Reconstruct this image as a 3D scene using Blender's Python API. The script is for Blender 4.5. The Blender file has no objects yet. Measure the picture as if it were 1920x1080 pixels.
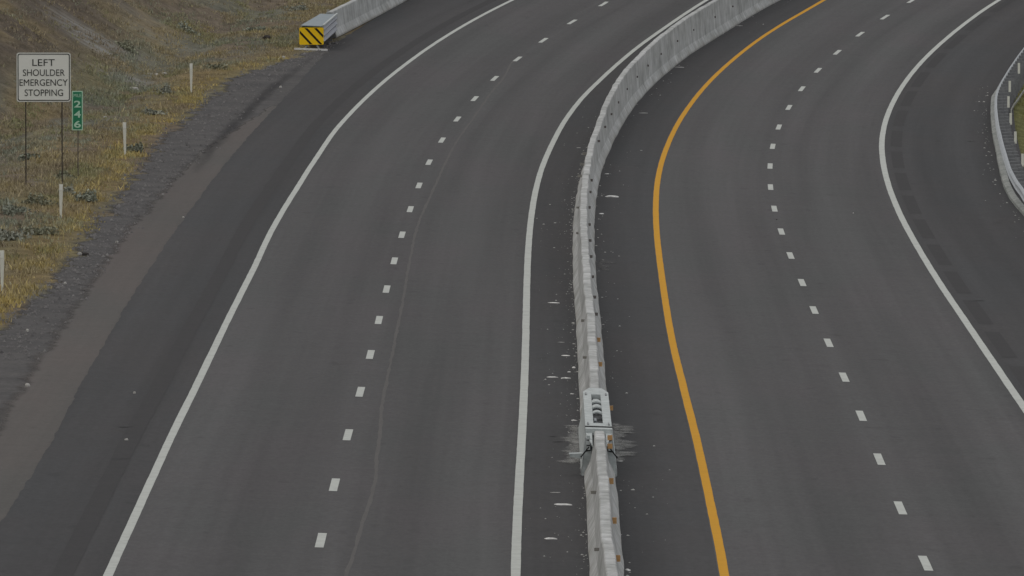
import bpy, math, random
import numpy as np

# ------------------------------------------------------------------ camera, sky, sun, exposure
scene = bpy.context.scene
CAM_H, CAM_F, CAM_P = 16.26090067, 18658.31443, 0.06403789   # mast height, focal length in px of 1920, pitch
cam_d = bpy.data.cameras.new('camera'); cam = bpy.data.objects.new('camera', cam_d)
scene.collection.objects.link(cam); scene.camera = cam
cam.location = (0, 0, CAM_H); cam.rotation_euler = (math.pi/2 - CAM_P, 0, 0)
cam_d.sensor_width = 36.0; cam_d.lens = CAM_F/1920*36.0
cam_d.clip_start = 1.0; cam_d.clip_end = 6000.0

SUN_EL, SUN_AZ = math.radians(56), math.radians(-95)   # azimuth measured from +Y towards +X
world = bpy.data.worlds.new('World'); scene.world = world; world.use_nodes = True
wn = world.node_tree; bg = wn.nodes['Background']
sky = wn.nodes.new('ShaderNodeTexSky'); sky.sky_type = 'NISHITA'; sky.sun_disc = False
sky.sun_elevation = SUN_EL; sky.sun_rotation = SUN_AZ
sky.air_density = 1.0; sky.dust_density = 4.0; sky.ozone_density = 0.3; sky.altitude = 900
# a high even cloud deck veils the sky: most of its colour is lost
hs = wn.nodes.new('ShaderNodeHueSaturation'); hs.inputs['Saturation'].default_value = 0.35
wn.links.new(sky.outputs[0], hs.inputs['Color'])
mx = wn.nodes.new('ShaderNodeMix'); mx.data_type = 'RGBA'; mx.inputs[0].default_value = 0.72
wn.links.new(hs.outputs[0], mx.inputs[6]); mx.inputs[7].default_value = (5.15, 5.12, 5.15, 1)
wn.links.new(mx.outputs[2], bg.inputs[0]); bg.inputs[1].default_value = 0.15
sun_d = bpy.data.lights.new('sun', 'SUN'); sun_d.energy = 0.55; sun_d.angle = math.radians(70)
sun_d.color = (1.0, 0.91, 0.78)
sun = bpy.data.objects.new('sun', sun_d); scene.collection.objects.link(sun)
sun.rotation_euler = (math.pi/2 - SUN_EL, 0, -SUN_AZ + math.pi)
vs = scene.view_settings; vs.view_transform = 'Standard'; vs.look = 'None'; vs.gamma = 1.0
vs.use_curve_mapping = False; vs.exposure = -0.16
scene.cycles.filter_width = 1.5
scene.cycles.max_bounces = 4

random.seed(11); rng = np.random.default_rng(5)

# ------------------------------------------------------------------ survey of the place
# Every line of the road was surveyed from the camera mast: a sight line meets the road surface.
def gz(x, Y):
    u = (np.asarray(Y, float)-150)/150
    u = np.clip(u, -0.6, 2.3)
    return -1.15768912*u**2 + 0.90607446*u**3 - 0.03330228*np.clip(x, -26, 26)
_c, _s = math.cos(CAM_P), math.sin(CAM_P)
def ray(px, py):
    a = (px-960)/CAM_F; b = -(py-540)/CAM_F
    return np.array([a, _c+b*_s, -_s+b*_c])
def hit(px, py, fun=gz, up=0.0):
    d = ray(px, py); lo, t = 100.0, 100.0
    while t < 700:
        p = d*t
        if CAM_H+p[2] <= float(fun(p[0], p[1]))+up: break
        lo = t; t += 1.0
    hi = t
    for _ in range(30):
        m = (lo+hi)/2; p = d*m
        if CAM_H+p[2] <= float(fun(p[0], p[1]))+up: hi = m
        else: lo = m
    return np.array([d[0]*hi, d[1]*hi, CAM_H+d[2]*hi])
def at(px, py, Y):
    d = ray(px, py); t = Y/d[1]
    return np.array([d[0]*t, Y, CAM_H+d[2]*t])
def projy(P):
    z = P[2]-CAM_H; fw = P[1]*_c - z*_s; u = P[1]*_s + z*_c
    return 960+CAM_F*P[0]/fw, 540-CAM_F*u/fw

class Curve:      # x as a smooth function of the distance Y
    def __init__(s, pts, deg=6, keep=0.55, up=0.0):
        W = np.array([hit(a, b, gz, up) for a, b in pts]); W = W[np.argsort(W[:, 1])]
        Y, X = W[:, 1], W[:, 0]; s.y0, s.y1 = Y[0], Y[-1]
        c = np.polynomial.Polynomial.fit(Y, X, min(deg, len(Y)-2))
        g = np.linspace(Y[0], Y[-1], 160); v = c(g)+keep*np.interp(g, Y, X-c(Y))
        k = np.ones(5)/5; vp = np.pad(v, 2, mode='reflect', reflect_type='odd'); v = np.convolve(vp, k, 'valid')
        s.g, s.v = g, v
        n = 25
        q0 = np.polyfit(g[:n]-g[0], v[:n], 1)[0]; q1 = np.polyfit(g[-n:]-g[-1], v[-n:], 1)[0]
        s.m0, s.m1 = q0, q1
        s.k = np.polyfit(g, v, 2)[0]
    def __call__(s, Y):
        Y = np.asarray(Y, float)
        r = np.interp(Y, s.g, s.v)
        a = np.minimum(Y-s.y0, 0); b = np.maximum(Y-s.y1, 0)
        return r + s.m0*a + s.k*a*a + s.m1*b + s.k*b*b

LW=[(203,1080),(264.5,945),(325,810),(364,735),(428,600),(481,497.5),(491,470),(501,447.5),(512.5,425),(527.5,400),(545.5,372.5),(562.5,347.5),(579,320),(596,295),(611,270),(625,247.5),(650,220),(760,122.5),(810,86),(860,54),(910,26),(962.5,0)]
LD=[(601.8,1015),(627,910.8),(652,817),(676,736.3),(695,666.3),(710,601.5),(724,543.5),(739,490.5),(754.3,441.5),(770,393.5),(786,349),(803.3,305.3),(828,263.8),(857.8,224.3),(890.8,186),(927,148),(970,111.5),(1018.8,76.5),(1072.5,42),(1132,8.3)]
LR=[(967,1080),(979,810),(985,665),(987.5,540),(990.5,470),(995,420),(1002,370),(1014.5,320),(1036.8,270),(1060,225),(1092.5,182.5),(1130,147.5),(1165,115),(1197.5,87.5),(1240,57.5),(1300,16),(1325,1)]
OR=[(1357.5,1080),(1347.5,1017.5),(1335,960),(1320,885),(1303.5,810),(1287.5,752.5),(1275,705),(1262.5,660),(1252.5,602.5),(1245,540),(1240,500),(1234.5,460),(1230.5,420),(1229.5,382.5),(1231,345),(1238.8,307.5),(1253,270),(1270,235),(1295,197.5),(1325,160),(1375,112.5),(1425,72.5),(1475,41),(1515,19),(1546,0)]
RD=[(1735,1058),(1689.3,954.3),(1649,862.8),(1615,781.3),(1582,708.8),(1552.3,644.3),(1526.3,582.8),(1505,531.3),(1483,480.5),(1465.3,435.5),(1451.5,392.5),(1444,352),(1443.5,312.5),(1448.3,275.5),(1460,239.3),(1479.5,202.5),(1503.5,167.5),(1533.5,132.8),(1569.8,99),(1612,65),(1659,33),(1710,2)]
RW=[(1920,766),(1877.5,702.5),(1840,647.5),(1802.5,592.5),(1764,537),(1732.5,485),(1711,447.5),(1691,410),(1676,375),(1663.8,340),(1655.5,302.5),(1652.5,270),(1660,227.5),(1675,192.5),(1697.5,155),(1727.5,117.5),(1772.5,75),(1850,15),(1875,0)]
SHL=[(0,982),(60,892),(107,810),(150,717),(182,667),(223,600),(262,537),(302,475),(342,415),(375,370),(395,340),(430,295),(482,240),(562,160),(600,110),(640,72),(665,58),(700,38),(735,18),(775,-4)]
BRL=[(0,807),(55,705),(95,650),(130,598),(175,537),(195,502),(217,460),(240,435),(275,402),(300,367),(332,335),(370,300),(425,245),(500,180),(560,125),(600,100)]
GRL=[(0,592),(32,580),(82,542),(132,492),(150,440),(165,412),(212,380),(242,335),(252,312),(275,280),(300,255),(350,215),(385,185),(400,165),(437,137),(478,128),(530,118),(556,104)]
BR=[(1169,1080),(1165.5,1035),(1162,985),(1159,935),(1156,910),(1151,885),(1147.5,860),(1140,790),(1135.8,725),(1132.5,665),(1128,615),(1120,540),(1117,495),(1114,445),(1115.5,395),(1120,357),(1127.5,320),(1138.8,295),(1150,270),(1160,250),(1175,225),(1189,200),(1212,175),(1235,150),(1266,125),(1297,100),(1340,75),(1380,50),(1417,25),(1465,0)]
CURB=[(1864,167),(1861,193),(1860.5,220),(1862,247),(1866,267),(1872,293),(1879,327),(1888,360),(1900,380),(1919,400)]
RAILTOP=[(1920,90),(1905,115),(1890,138),(1872,163),(1867,180),(1868,193),(1872,217),(1880,253),(1887,287),(1893,317),(1907,340),(1920,352)]
SEAM=[(650,1075),(665,1035),(677,985),(692,950),(705,900),(706,860),(714,810),(714,765),(725,715),(737,660),(747,610),(757,560),(761,532),(770,482),(777,442),(787,412),(807,370),(825,330),(837,302),(857,265),(890,220),(922,172),(945,147),(957,122)]
LBR=[(632,71),(675,49),(712,27),(765,1)]
cLW, cLD, cLR = Curve(LW), Curve(LD), Curve(LR)
cOR, cRD, cRW = Curve(OR), Curve(RD), Curve(RW)
cSHL = Curve(SHL, 5, .5); cBRL = Curve(BRL, 5, .5); cGRL = Curve(GRL, 4, .7)
cBR = Curve(BR, 7, .6); cSEAM = Curve(SEAM, 6, .9)
cCURB = Curve(CURB, 4, .6); cRAIL = Curve(RAILTOP, 4, .5, up=0.79)
cCURB.k = cRAIL.k = cRW.k; cGRL.k = cBRL.k = cLW.k*0.5
TY = np.array([0, 250, 337, 342, 352, 372, 388, 402, 425, 470, 700.])
TX = np.array([-17.5, -17.5, -17.2, -15.6, -14.6, -13.4, -12.6, -11.6, -10.0, -5.0, 40.])
def toe(Y): return np.interp(Y, TY, TX)

def _hash(i, j, s):
    n = (i*374761393 + j*668265263 + s*1442695041) & 0xffffffff
    n = ((n ^ (n >> 13))*1274126177) & 0xffffffff
    return ((n ^ (n >> 16)) & 0xffff)/65535.0
def vnoise(x, y, s=0):
    x = np.asarray(x, float); y = np.asarray(y, float)
    i = np.floor(x).astype(np.int64); j = np.floor(y).astype(np.int64)
    fx, fy = x-i, y-j; fx = fx*fx*(3-2*fx); fy = fy*fy*(3-2*fy)
    return (_hash(i, j, s)*(1-fx)+_hash(i+1, j, s)*fx)*(1-fy) + (_hash(i, j+1, s)*(1-fx)+_hash(i+1, j+1, s)*fx)*fy
def fbm(x, y, s=0, o=4):
    r = 0; a = .5; t = 0
    for k in range(o): r = r+a*vnoise(x*2**k, y*2**k, s+k*17); t += a; a *= .5
    return r/t
def sstep(a, b, v):
    t = np.clip((v-a)/(b-a), 0, 1); return t*t*(3-2*t)

def terrain(x, Y):
    x = np.asarray(x, float); Y = np.asarray(Y, float)
    z = gz(x, Y)-.02
    d = toe(Y)-x
    dp = np.maximum(d, 0)
    hill = 0.62*dp*dp/(dp+1.6)
    gully = (vnoise(Y*0.45+x*0.05, x*0.07, 3)-.5)*sstep(1, 6, dp)*0.9 + (vnoise(Y*1.3, x*0.12, 9)-.5)*sstep(1, 5, dp)*0.30
    hill = np.where(hill > 30, 30+(hill-30)*.1, hill)
    ditch = -0.28*np.exp(-((d+0.6)/0.9)**2)
    left = sstep(0.9, 2.2, cGRL(np.clip(Y, 230, 400))-x)
    bump = ((fbm(x*.45, Y*.3, 21)-.5)*.30)*left
    rd = x-(cCURB(np.clip(Y, 260, 430))+.85)
    right = -np.minimum(0.45*np.maximum(rd, 0), 9)
    under = -0.06*sstep(1.0, 1.4, x-cGRL(np.clip(Y, 230, 400)))*(1-sstep(0, .5, rd))
    return z + hill + gully + ditch*left + bump + right + under
def Tf(x, Y): return float(terrain(x, Y))

# ------------------------------------------------------------------ object helpers
COL = scene.collection
def tag(o, label=None, cat=None, group=None, kind=None):
    if label: o['label'] = label
    if cat: o['category'] = cat
    if group: o['group'] = group
    if kind: o['kind'] = kind
    return o
def empty(name, loc, rz=0.0):
    o = bpy.data.objects.new(name, None); COL.objects.link(o); o.location = loc; o.rotation_euler = (0, 0, rz)
    o.empty_display_size = .3
    return o
class MB:
    def __init__(s): s.v = []; s.f = []; s.uv = None
    def add(s, vs, fs):
        n = len(s.v); s.v += [tuple(map(float, p)) for p in vs]; s.f += [tuple(i+n for i in f) for f in fs]; return s
    def hexa(s, p):    # 8 corners: bottom 4 (ccw), top 4
        return s.add(p, [(3,2,1,0),(4,5,6,7),(0,1,5,4),(1,2,6,5),(2,3,7,6),(3,0,4,7)])
    def box(s, c, size, ax=None):
        ax = ax if ax is not None else np.eye(3); c = np.array(c, float); h = np.array(size)/2
        P = [c + ax[0]*h[0]*i + ax[1]*h[1]*j + ax[2]*h[2]*k for k in (-1, 1) for i, j in ((-1,-1),(1,-1),(1,1),(-1,1))]
        return s.hexa(P)
    def bar(s, a, b, w, h=None):
        a = np.array(a, float); b = np.array(b, float); h = h or w
        d = (b-a)/np.linalg.norm(b-a); r = np.array([0, 0, 1.0]) if abs(d[2]) < .9 else np.array([1.0, 0, 0])
        x = np.cross(d, r); x /= np.linalg.norm(x); y = np.cross(x, d)
        return s.box((a+b)/2, (w, h, np.linalg.norm(b-a)), np.array([x, y, d]))
    def tube(s, a, b, r0, r1=None, n=10):
        a = np.array(a, float); b = np.array(b, float); r1 = r0 if r1 is None else r1
        d = (b-a)/np.linalg.norm(b-a); r = np.array([0, 0, 1.0]) if abs(d[2]) < .9 else np.array([1.0, 0, 0])
        x = np.cross(d, r); x /= np.linalg.norm(x); y = np.cross(x, d)
        P = [a+r0*(x*math.cos(t)+y*math.sin(t)) for t in np.arange(n)*2*math.pi/n] + [b+r1*(x*math.cos(t)+y*math.sin(t)) for t in np.arange(n)*2*math.pi/n]
        F = [(i, (i+1) % n, n+(i+1) % n, n+i) for i in range(n)] + [tuple(range(n))[::-1], tuple(range(n, 2*n))]
        return s.add(P, F)
    def poly(s, pts, z0=None, thick=(0, 0, .003)):
        n = len(pts); t = np.array(thick)
        P = [np.array(p, float) for p in pts] + [np.array(p, float)+t for p in pts]
        return s.add(P, [tuple(range(n))[::-1], tuple(range(n, 2*n))] + [(i, (i+1) % n, n+(i+1) % n, n+i) for i in range(n)])
    def build(s, name, mat, parent=None, smooth=False):
        off = np.zeros(3); pp = parent
        while pp is not None:
            if '_o' in pp: off = np.array(pp['_o'])
            pp = pp.parent
        me = bpy.data.meshes.new(name)
        me.from_pydata([tuple(np.array(v)-off) for v in s.v], [], s.f); me.update()
        if s.uv is not None:
            l = me.uv_layers.new(name='UVMap'); idx = [i for f in s.f for i in f]
            l.data.foreach_set('uv', np.array([s.uv[i] for i in idx]).ravel())
        if smooth: me.polygons.foreach_set('use_smooth', [True]*len(me.polygons))
        me.materials.append(mat)
        o = bpy.data.objects.new(name, me); COL.objects.link(o)
        if parent is not None: o.parent = parent
        return o
def root(name, loc):     # an Empty whose parts are given in world coordinates
    o = empty(name, tuple(map(float, loc))); o['_o'] = [float(c) for c in loc]; return o

# ------------------------------------------------------------------ materials
def mat_base(name, rough=.9, spec=.3, metal=0.0):
    m = bpy.data.materials.new(name); m.use_nodes = True; nt = m.node_tree; b = nt.nodes['Principled BSDF']
    b.inputs['Roughness'].default_value = rough; b.inputs['Specular IOR Level'].default_value = spec
    b.inputs['Metallic'].default_value = metal
    return m, nt, b
def nd(nt, t, **k):
    n = nt.nodes.new(t)
    for a, v in k.items(): setattr(n, a, v)
    return n
def noise(nt, vec, scale, detail=4, rough=.6):
    n = nd(nt, 'ShaderNodeTexNoise'); n.inputs['Scale'].default_value = scale; n.inputs['Detail'].default_value = detail
    n.inputs['Roughness'].default_value = rough
    if vec is not None: nt.links.new(vec, n.inputs['Vector'])
    return n.outputs['Fac']
def ramp(nt, fac, stops):
    r = nd(nt, 'ShaderNodeValToRGB'); e = r.color_ramp.elements
    while len(e) < len(stops): e.new(.5)
    for i, (p, c) in enumerate(stops): e[i].position = p; e[i].color = (*c, 1)
    nt.links.new(fac, r.inputs[0]); return r.outputs[0]
def mix(nt, fac, a, b, mode='MIX'):
    m = nd(nt, 'ShaderNodeMix', data_type='RGBA', blend_type=mode)
    for s, v in ((0, fac), (6, a), (7, b)):
        if hasattr(v, 'default_value') or hasattr(v, 'is_linked'): nt.links.new(v, m.inputs[s])
        else: m.inputs[s].default_value = v if s == 0 else (*v, 1)
    return m.outputs[2]
def vscale(nt, vec, s, rot=(0, 0, 0)):
    m = nd(nt, 'ShaderNodeMapping'); m.inputs['Scale'].default_value = s; m.inputs['Rotation'].default_value = rot
    nt.links.new(vec, m.inputs[0]); return m.outputs[0]
def maprange(nt, v, a, b, c=0., d=1.):
    m = nd(nt, 'ShaderNodeMapRange'); nt.links.new(v, m.inputs[0])
    for i, k in zip((1, 2, 3, 4), (a, b, c, d)): m.inputs[i].default_value = k
    return m.outputs[0]
def grey(v): return (v, v, v)

def mat_asphalt(name, col, warm, cool, band=.14, grain=.20):
    m, nt, b = mat_base(name, .93, .15)
    uv = nd(nt, 'ShaderNodeUVMap').outputs[0]; ob = nd(nt, 'ShaderNodeTexCoord').outputs['Object']
    big = noise(nt, vscale(nt, ob, (.35, .05, .3)), 1, 3)
    hue = ramp(nt, big, [(.35, cool), (.65, warm)])
    lanes = noise(nt, vscale(nt, uv, (.75, .008, 0)), 1, 3, .55)           # wear along the wheel paths
    k1 = maprange(nt, lanes, .3, .7, 1-band, 1+band)
    fine = noise(nt, vscale(nt, ob, (9, 3, 9)), 1, 6, .8)
    k2 = maprange(nt, fine, .25, .75, 1-grain, 1+grain)
    cross = noise(nt, vscale(nt, ob, (.5, .9, .5)), 1, 4, .7)               # paver laps and patches across
    k3 = maprange(nt, cross, .3, .7, .96, 1.04)
    mm = nd(nt, 'ShaderNodeMath', operation='MULTIPLY'); nt.links.new(k1, mm.inputs[0]); nt.links.new(k2, mm.inputs[1])
    m2 = nd(nt, 'ShaderNodeMath', operation='MULTIPLY'); nt.links.new(mm.outputs[0], m2.inputs[0]); nt.links.new(k3, m2.inputs[1])
    c = mix(nt, 1.0, hue, m2.outputs[0], 'MULTIPLY')
    spots = maprange(nt, noise(nt, vscale(nt, ob, (1.6, .5, 1)), 1.3, 3, .5), .66, .74, 1.0, .86)
    fine_l = maprange(nt, noise(nt, vscale(nt, uv, (4.5, .02, 0)), 1, 3, .6), .3, .7, .96, 1.04)
    c = mix(nt, 1.0, c, spots, 'MULTIPLY'); c = mix(nt, 1.0, c, fine_l, 'MULTIPLY'); nt.links.new(c, b.inputs['Base Color'])
    # aggregate colour is the mix of warm and cool stone
    return m
def mat_speckle(name, cols, scale=3., rough=.95, spec=.2, stretch=(1, 1, 1), grain=.2, gs=14, metal=0.0):
    m, nt, b = mat_base(name, rough, spec, metal); ob = nd(nt, 'ShaderNodeTexCoord').outputs['Object']
    n1 = noise(nt, vscale(nt, ob, stretch), scale, 6, .65)
    c = ramp(nt, n1, [(.30+.4*i/max(1, len(cols)-1), k) for i, k in enumerate(cols)])
    g = maprange(nt, noise(nt, ob, gs, 5, .8), .25, .75, 1-grain, 1+grain)
    c = mix(nt, 1.0, c, g, 'MULTIPLY'); nt.links.new(c, b.inputs['Base Color'])
    return m
def soft_edge(m, lo, hi, sc):     # the sheet frays into loose grains towards its left edge
    nt = m.node_tree; b = nt.nodes['Principled BSDF']
    uv = nd(nt, 'ShaderNodeUVMap', uv_map='edge').outputs[0]; sx = nd(nt, 'ShaderNodeSeparateXYZ'); nt.links.new(uv, sx.inputs[0])
    ob = nd(nt, 'ShaderNodeTexCoord').outputs['Object']
    a = maprange(nt, sx.outputs[0], lo, hi, 0, 1); n = maprange(nt, noise(nt, vscale(nt, ob, (1, .6, 1)), sc, 8, .8), .3, .7, -.5, .5)
    ad = nd(nt, 'ShaderNodeMath', operation='ADD'); nt.links.new(a, ad.inputs[0])
    ml = nd(nt, 'ShaderNodeMath', operation='MULTIPLY'); nt.links.new(n, ml.inputs[0])
    inv = nd(nt, 'ShaderNodeMath', operation='SUBTRACT'); inv.inputs[0].default_value = 1; nt.links.new(a, inv.inputs[1]); nt.links.new(inv.outputs[0], ml.inputs[1])
    nt.links.new(ml.outputs[0], ad.inputs[1]); nt.links.new(maprange(nt, ad.outputs[0], .2, .8, 0, 1), b.inputs['Alpha'])
M = {}
M['lane'] = mat_asphalt('lane_asphalt', 0, (.087, .083, .085), (.081, .082, .082), band=.17)
M['shoulder'] = mat_asphalt('shoulder_asphalt', 0, (.061, .059, .060), (.057, .058, .060), band=.15)
M['oldpave'] = mat_asphalt('old_pavement', 0, (.110, .098, .092), (.096, .092, .087), band=.06, grain=.14)
M['gravel'] = mat_speckle('gravel', [(.060, .058, .059), (.080, .077, .076), (.104, .099, .096)], 1.1, stretch=(.5, .5, 1), grain=.5, gs=7)
soft_edge(M['gravel'], .0, .16, 3.0)
soft_edge(M['oldpave'], .0, .30, 2.2)
M['rumble'] = mat_speckle('milled_asphalt', [(.041, .040, .041), (.047, .046, .047)], 2, grain=.2)
M['rumble_soft'] = mat_speckle('milled_asphalt_soft', [(.042, .041, .042), (.049, .048, .049)], 2, grain=.2)
def mat_paint(name, c, worn, amt=.35):
    m, nt, b = mat_base(name, .85, .12); ob = nd(nt, 'ShaderNodeTexCoord').outputs['Object']
    f = maprange(nt, noise(nt, ob, 3, 8, .75), .45, .8, 0, amt)
    nt.links.new(mix(nt, f, c, worn), b.inputs['Base Color']); return m
M['white'] = mat_paint('white_line_paint', (.485, .505, .475), (.24, .24, .235), .5)
M['orange'] = mat_paint('orange_line_paint', (.57, .29, .022), (.34, .18, .03))
M['seam'] = mat_speckle('crack_sealant_dust', [(.098, .094, .092), (.112, .107, .103)], 2, stretch=(1, .2, 1))
M['oil'] = mat_speckle('tar_smear', [(.040, .040, .042), (.055, .054, .055)], 2)

def mat_concrete(name, c1, c2, c3, streak=.25):
    m, nt, b = mat_base(name, .9, .25); ob = nd(nt, 'ShaderNodeTexCoord').outputs['Object']
    n1 = noise(nt, vscale(nt, ob, (1, .35, 1)), 1.4, 6, .65)
    c = ramp(nt, n1, [(.3, c1), (.5, c2), (.7, c3)])
    st = maprange(nt, noise(nt, vscale(nt, ob, (1.5, 1.1, .25)), 2.2, 6, .7), .3, .7, 1-streak, 1+streak*.5)
    c = mix(nt, 1.0, c, st, 'MULTIPLY')
    lap = maprange(nt, noise(nt, vscale(nt, ob, (.25, 2.2, .05)), 1.0, 5, .75), .35, .65, .80, 1.12)
    c = mix(nt, 1.0, c, lap, 'MULTIPLY')
    # rubber and splash dirt of its own ragged outline low on the face
    at_ = nd(nt, 'ShaderNodeAttribute', attribute_name='hgt').outputs['Fac']
    lowd = noise(nt, vscale(nt, ob, (1, .5, 1)), 1.2, 5, .7)
    sm = nd(nt, 'ShaderNodeMath', operation='ADD'); nt.links.new(at_, sm.inputs[0]); nt.links.new(lowd, sm.inputs[1])
    dirt = maprange(nt, sm.outputs[0], .45, .70, .40, 0)
    c = mix(nt, dirt, c, (.21, .19, .15))
    nt.links.new(c, b.inputs['Base Color']); return m
M['concrete'] = mat_concrete('barrier_concrete', (.33, .34, .325), (.46, .47, .46), (.56, .57, .565), .34)
M['kerb_concrete'] = mat_concrete('kerb_concrete', (.23, .245, .23), (.30, .315, .30), (.36, .375, .355))
M['galv'] = mat_speckle('galvanised_steel', [(.27, .295, .31), (.37, .395, .41)], 2, rough=.5, spec=.5, grain=.1, metal=.35)
M['galv_panel'] = mat_speckle('corrugated_galvanised', [(.24, .255, .29), (.33, .345, .38)], 2, rough=.6, spec=.4, grain=.1, metal=.1)
M['galv_blue'] = mat_speckle('blue_grey_cover', [(.20, .245, .27), (.25, .29, .31)], 2, rough=.6, spec=.4, grain=.1)
M['post_steel'] = mat_speckle('weathered_post_steel', [(.12, .105, .085), (.17, .15, .125)], 2, rough=.8, grain=.1)
M['galv_dark'] = mat_speckle('weathered_steel', [(.15, .155, .16), (.22, .225, .23)], 2, rough=.6, spec=.4, grain=.1, metal=.3)
M['block'] = mat_speckle('post_block', [(.15, .155, .165), (.24, .245, .25)], 3, rough=.8, grain=.2)
M['steel_white'] = mat_speckle('pale_painted_steel', [(.34, .375, .37), (.44, .475, .47), (.50, .53, .525)], 3.5, rough=.7, grain=.25, gs=9)
M['steel_black'] = mat_speckle('black_steel', [(.018, .020, .020), (.03, .03, .03)], 3, rough=.6)
M['amber'] = mat_speckle('amber_reflector', [(.44, .24, .09), (.56, .33, .14)], 8, rough=.4, spec=.5)
M['greyrefl'] = mat_speckle('grey_reflector_back', [(.13, .115, .105), (.19, .175, .165)], 8, rough=.6)
M['paleRefl'] = mat_speckle('weathered_reflector', [(.24, .23, .21), (.30, .29, .26)], 8, rough=.6)
M['signwhite'] = mat_speckle('sign_sheeting', [(.80, .81, .74), (.84, .85, .79)], 1.2, rough=.5, spec=.4, grain=.03)
M['signblack'] = mat_speckle('sign_black', [(.035, .037, .033), (.045, .046, .042)], 3, rough=.6)
M['signedge'] = mat_speckle('sign_edge', [(.30, .29, .25), (.34, .33, .29)], 3, rough=.5)
M['green'] = mat_speckle('green_sheeting', [(.030, .225, .115), (.036, .255, .13)], 2, rough=.5, grain=.05)
M['mint'] = mat_speckle('green_sign_legend', [(.50, .74, .56), (.55, .80, .62)], 2, rough=.5, grain=.05)
M['post_white'] = mat_speckle('white_delineator_plastic', [(.70, .70, .62), (.80, .80, .71)], 2, rough=.6, grain=.08)
M['yellow'] = mat_speckle('yellow_sheeting', [(.93, .58, .012), (.95, .64, .015)], 2, rough=.4, grain=.06)
M['black'] = mat_speckle('black_sheeting', [(.012, .008, .008), (.02, .015, .012)], 2, rough=.5)
M['stone'] = mat_speckle('pale_stone', [(.34, .33, .31), (.50, .49, .46)], 5, grain=.2)
M['pebble'] = mat_speckle('loose_pebbles', [(.06, .058, .06), (.14, .135, .135), (.22, .215, .21)], 3.0, grain=.3)
M['shard'] = mat_speckle('bright_concrete_shard', [(.66, .66, .64), (.80, .80, .78)], 5, grain=.2)
M['chip'] = mat_speckle('concrete_chip', [(.32, .32, .30), (.48, .48, .46)], 5, grain=.2)
M['darkdeb'] = mat_speckle('rubber_scrap', [(.03, .028, .026), (.06, .05, .045)], 5)
M['bark'] = mat_speckle('dry_stems', [(.09, .07, .05), (.14, .11, .08)], 5)

def mat_ground():
    m, nt, b = mat_base('dry_soil', .97, .1); ob = nd(nt, 'ShaderNodeTexCoord').outputs['Object']
    col = nd(nt, 'ShaderNodeVertexColor', layer_name='Col').outputs[0]
    scree = nd(nt, 'ShaderNodeAttribute', attribute_name='scree').outputs['Fac']
    g = maprange(nt, noise(nt, vscale(nt, ob, (1, .5, 1)), 1.8, 8, .75), .28, .72, .50, 1.55)
    c = mix(nt, 1.0, col, g, 'MULTIPLY')
    g2 = maprange(nt, noise(nt, ob, 9, 6, .8), .3, .7, .75, 1.25)
    c = mix(nt, 1.0, c, g2, 'MULTIPLY')
    st = noise(nt, vscale(nt, ob, (.18, 1.7, .25), (0, 0, .12)), 1.6, 6, .7)
    a = nd(nt, 'ShaderNodeMath', operation='MULTIPLY'); nt.links.new(maprange(nt, st, .36, .56, 0, 1), a.inputs[0]); nt.links.new(scree, a.inputs[1])
    c = mix(nt, a.outputs[0], c, (.27, .265, .245))
    nt.links.new(c, b.inputs['Base Color'])
    bp = nd(nt, 'ShaderNodeBump'); bp.inputs['Strength'].default_value = .8; bp.inputs['Distance'].default_value = .15
    nt.links.new(noise(nt, ob, 3, 8, .75), bp.inputs['Height']); nt.links.new(bp.outputs[0], b.inputs['Normal'])
    return m
M['ground'] = mat_ground()
def mat_vcol(name, rough=.9, trans=False):
    m, nt, b = mat_base(name, rough, .1)
    nt.links.new(nd(nt, 'ShaderNodeVertexColor', layer_name='Col').outputs[0], b.inputs['Base Color']); return m
M['plant'] = mat_vcol('plant_blades')
def mat_stain(name, col, lo, hi, amt, st=(1, 1, 1), sc=2.):
    m, nt, b = mat_base(name, .95, .1); b.inputs['Base Color'].default_value = (*col, 1)
    ob = nd(nt, 'ShaderNodeTexCoord').outputs['Object']; uv = nd(nt, 'ShaderNodeUVMap').outputs[0]
    n = noise(nt, vscale(nt, ob, st), sc, 7, .75)
    gr = nd(nt, 'ShaderNodeTexGradient', gradient_type='SPHERICAL'); nt.links.new(uv, gr.inputs[0])
    a = nd(nt, 'ShaderNodeMath', operation='MULTIPLY'); nt.links.new(maprange(nt, n, lo, hi, 0, 1), a.inputs[0])
    nt.links.new(maprange(nt, gr.outputs['Fac'], 0, .8, 0, amt), a.inputs[1])
    nt.links.new(a.outputs[0], b.inputs['Alpha']); return m
M['dust'] = mat_stain('pale_dust_stain', (.30, .30, .29), .34, .60, 1.0, (.8, 2.6, 1), 1.3)
M['scuff'] = mat_stain('grey_scuff', (.15, .148, .145), .32, .62, .8, (.8, 2.6, 1), 1.3)
M['darkstain'] = mat_stain('dark_oil_stain', (.045, .044, .047), .25, .6, .6, (1, .12, 1), 1.)

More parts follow.
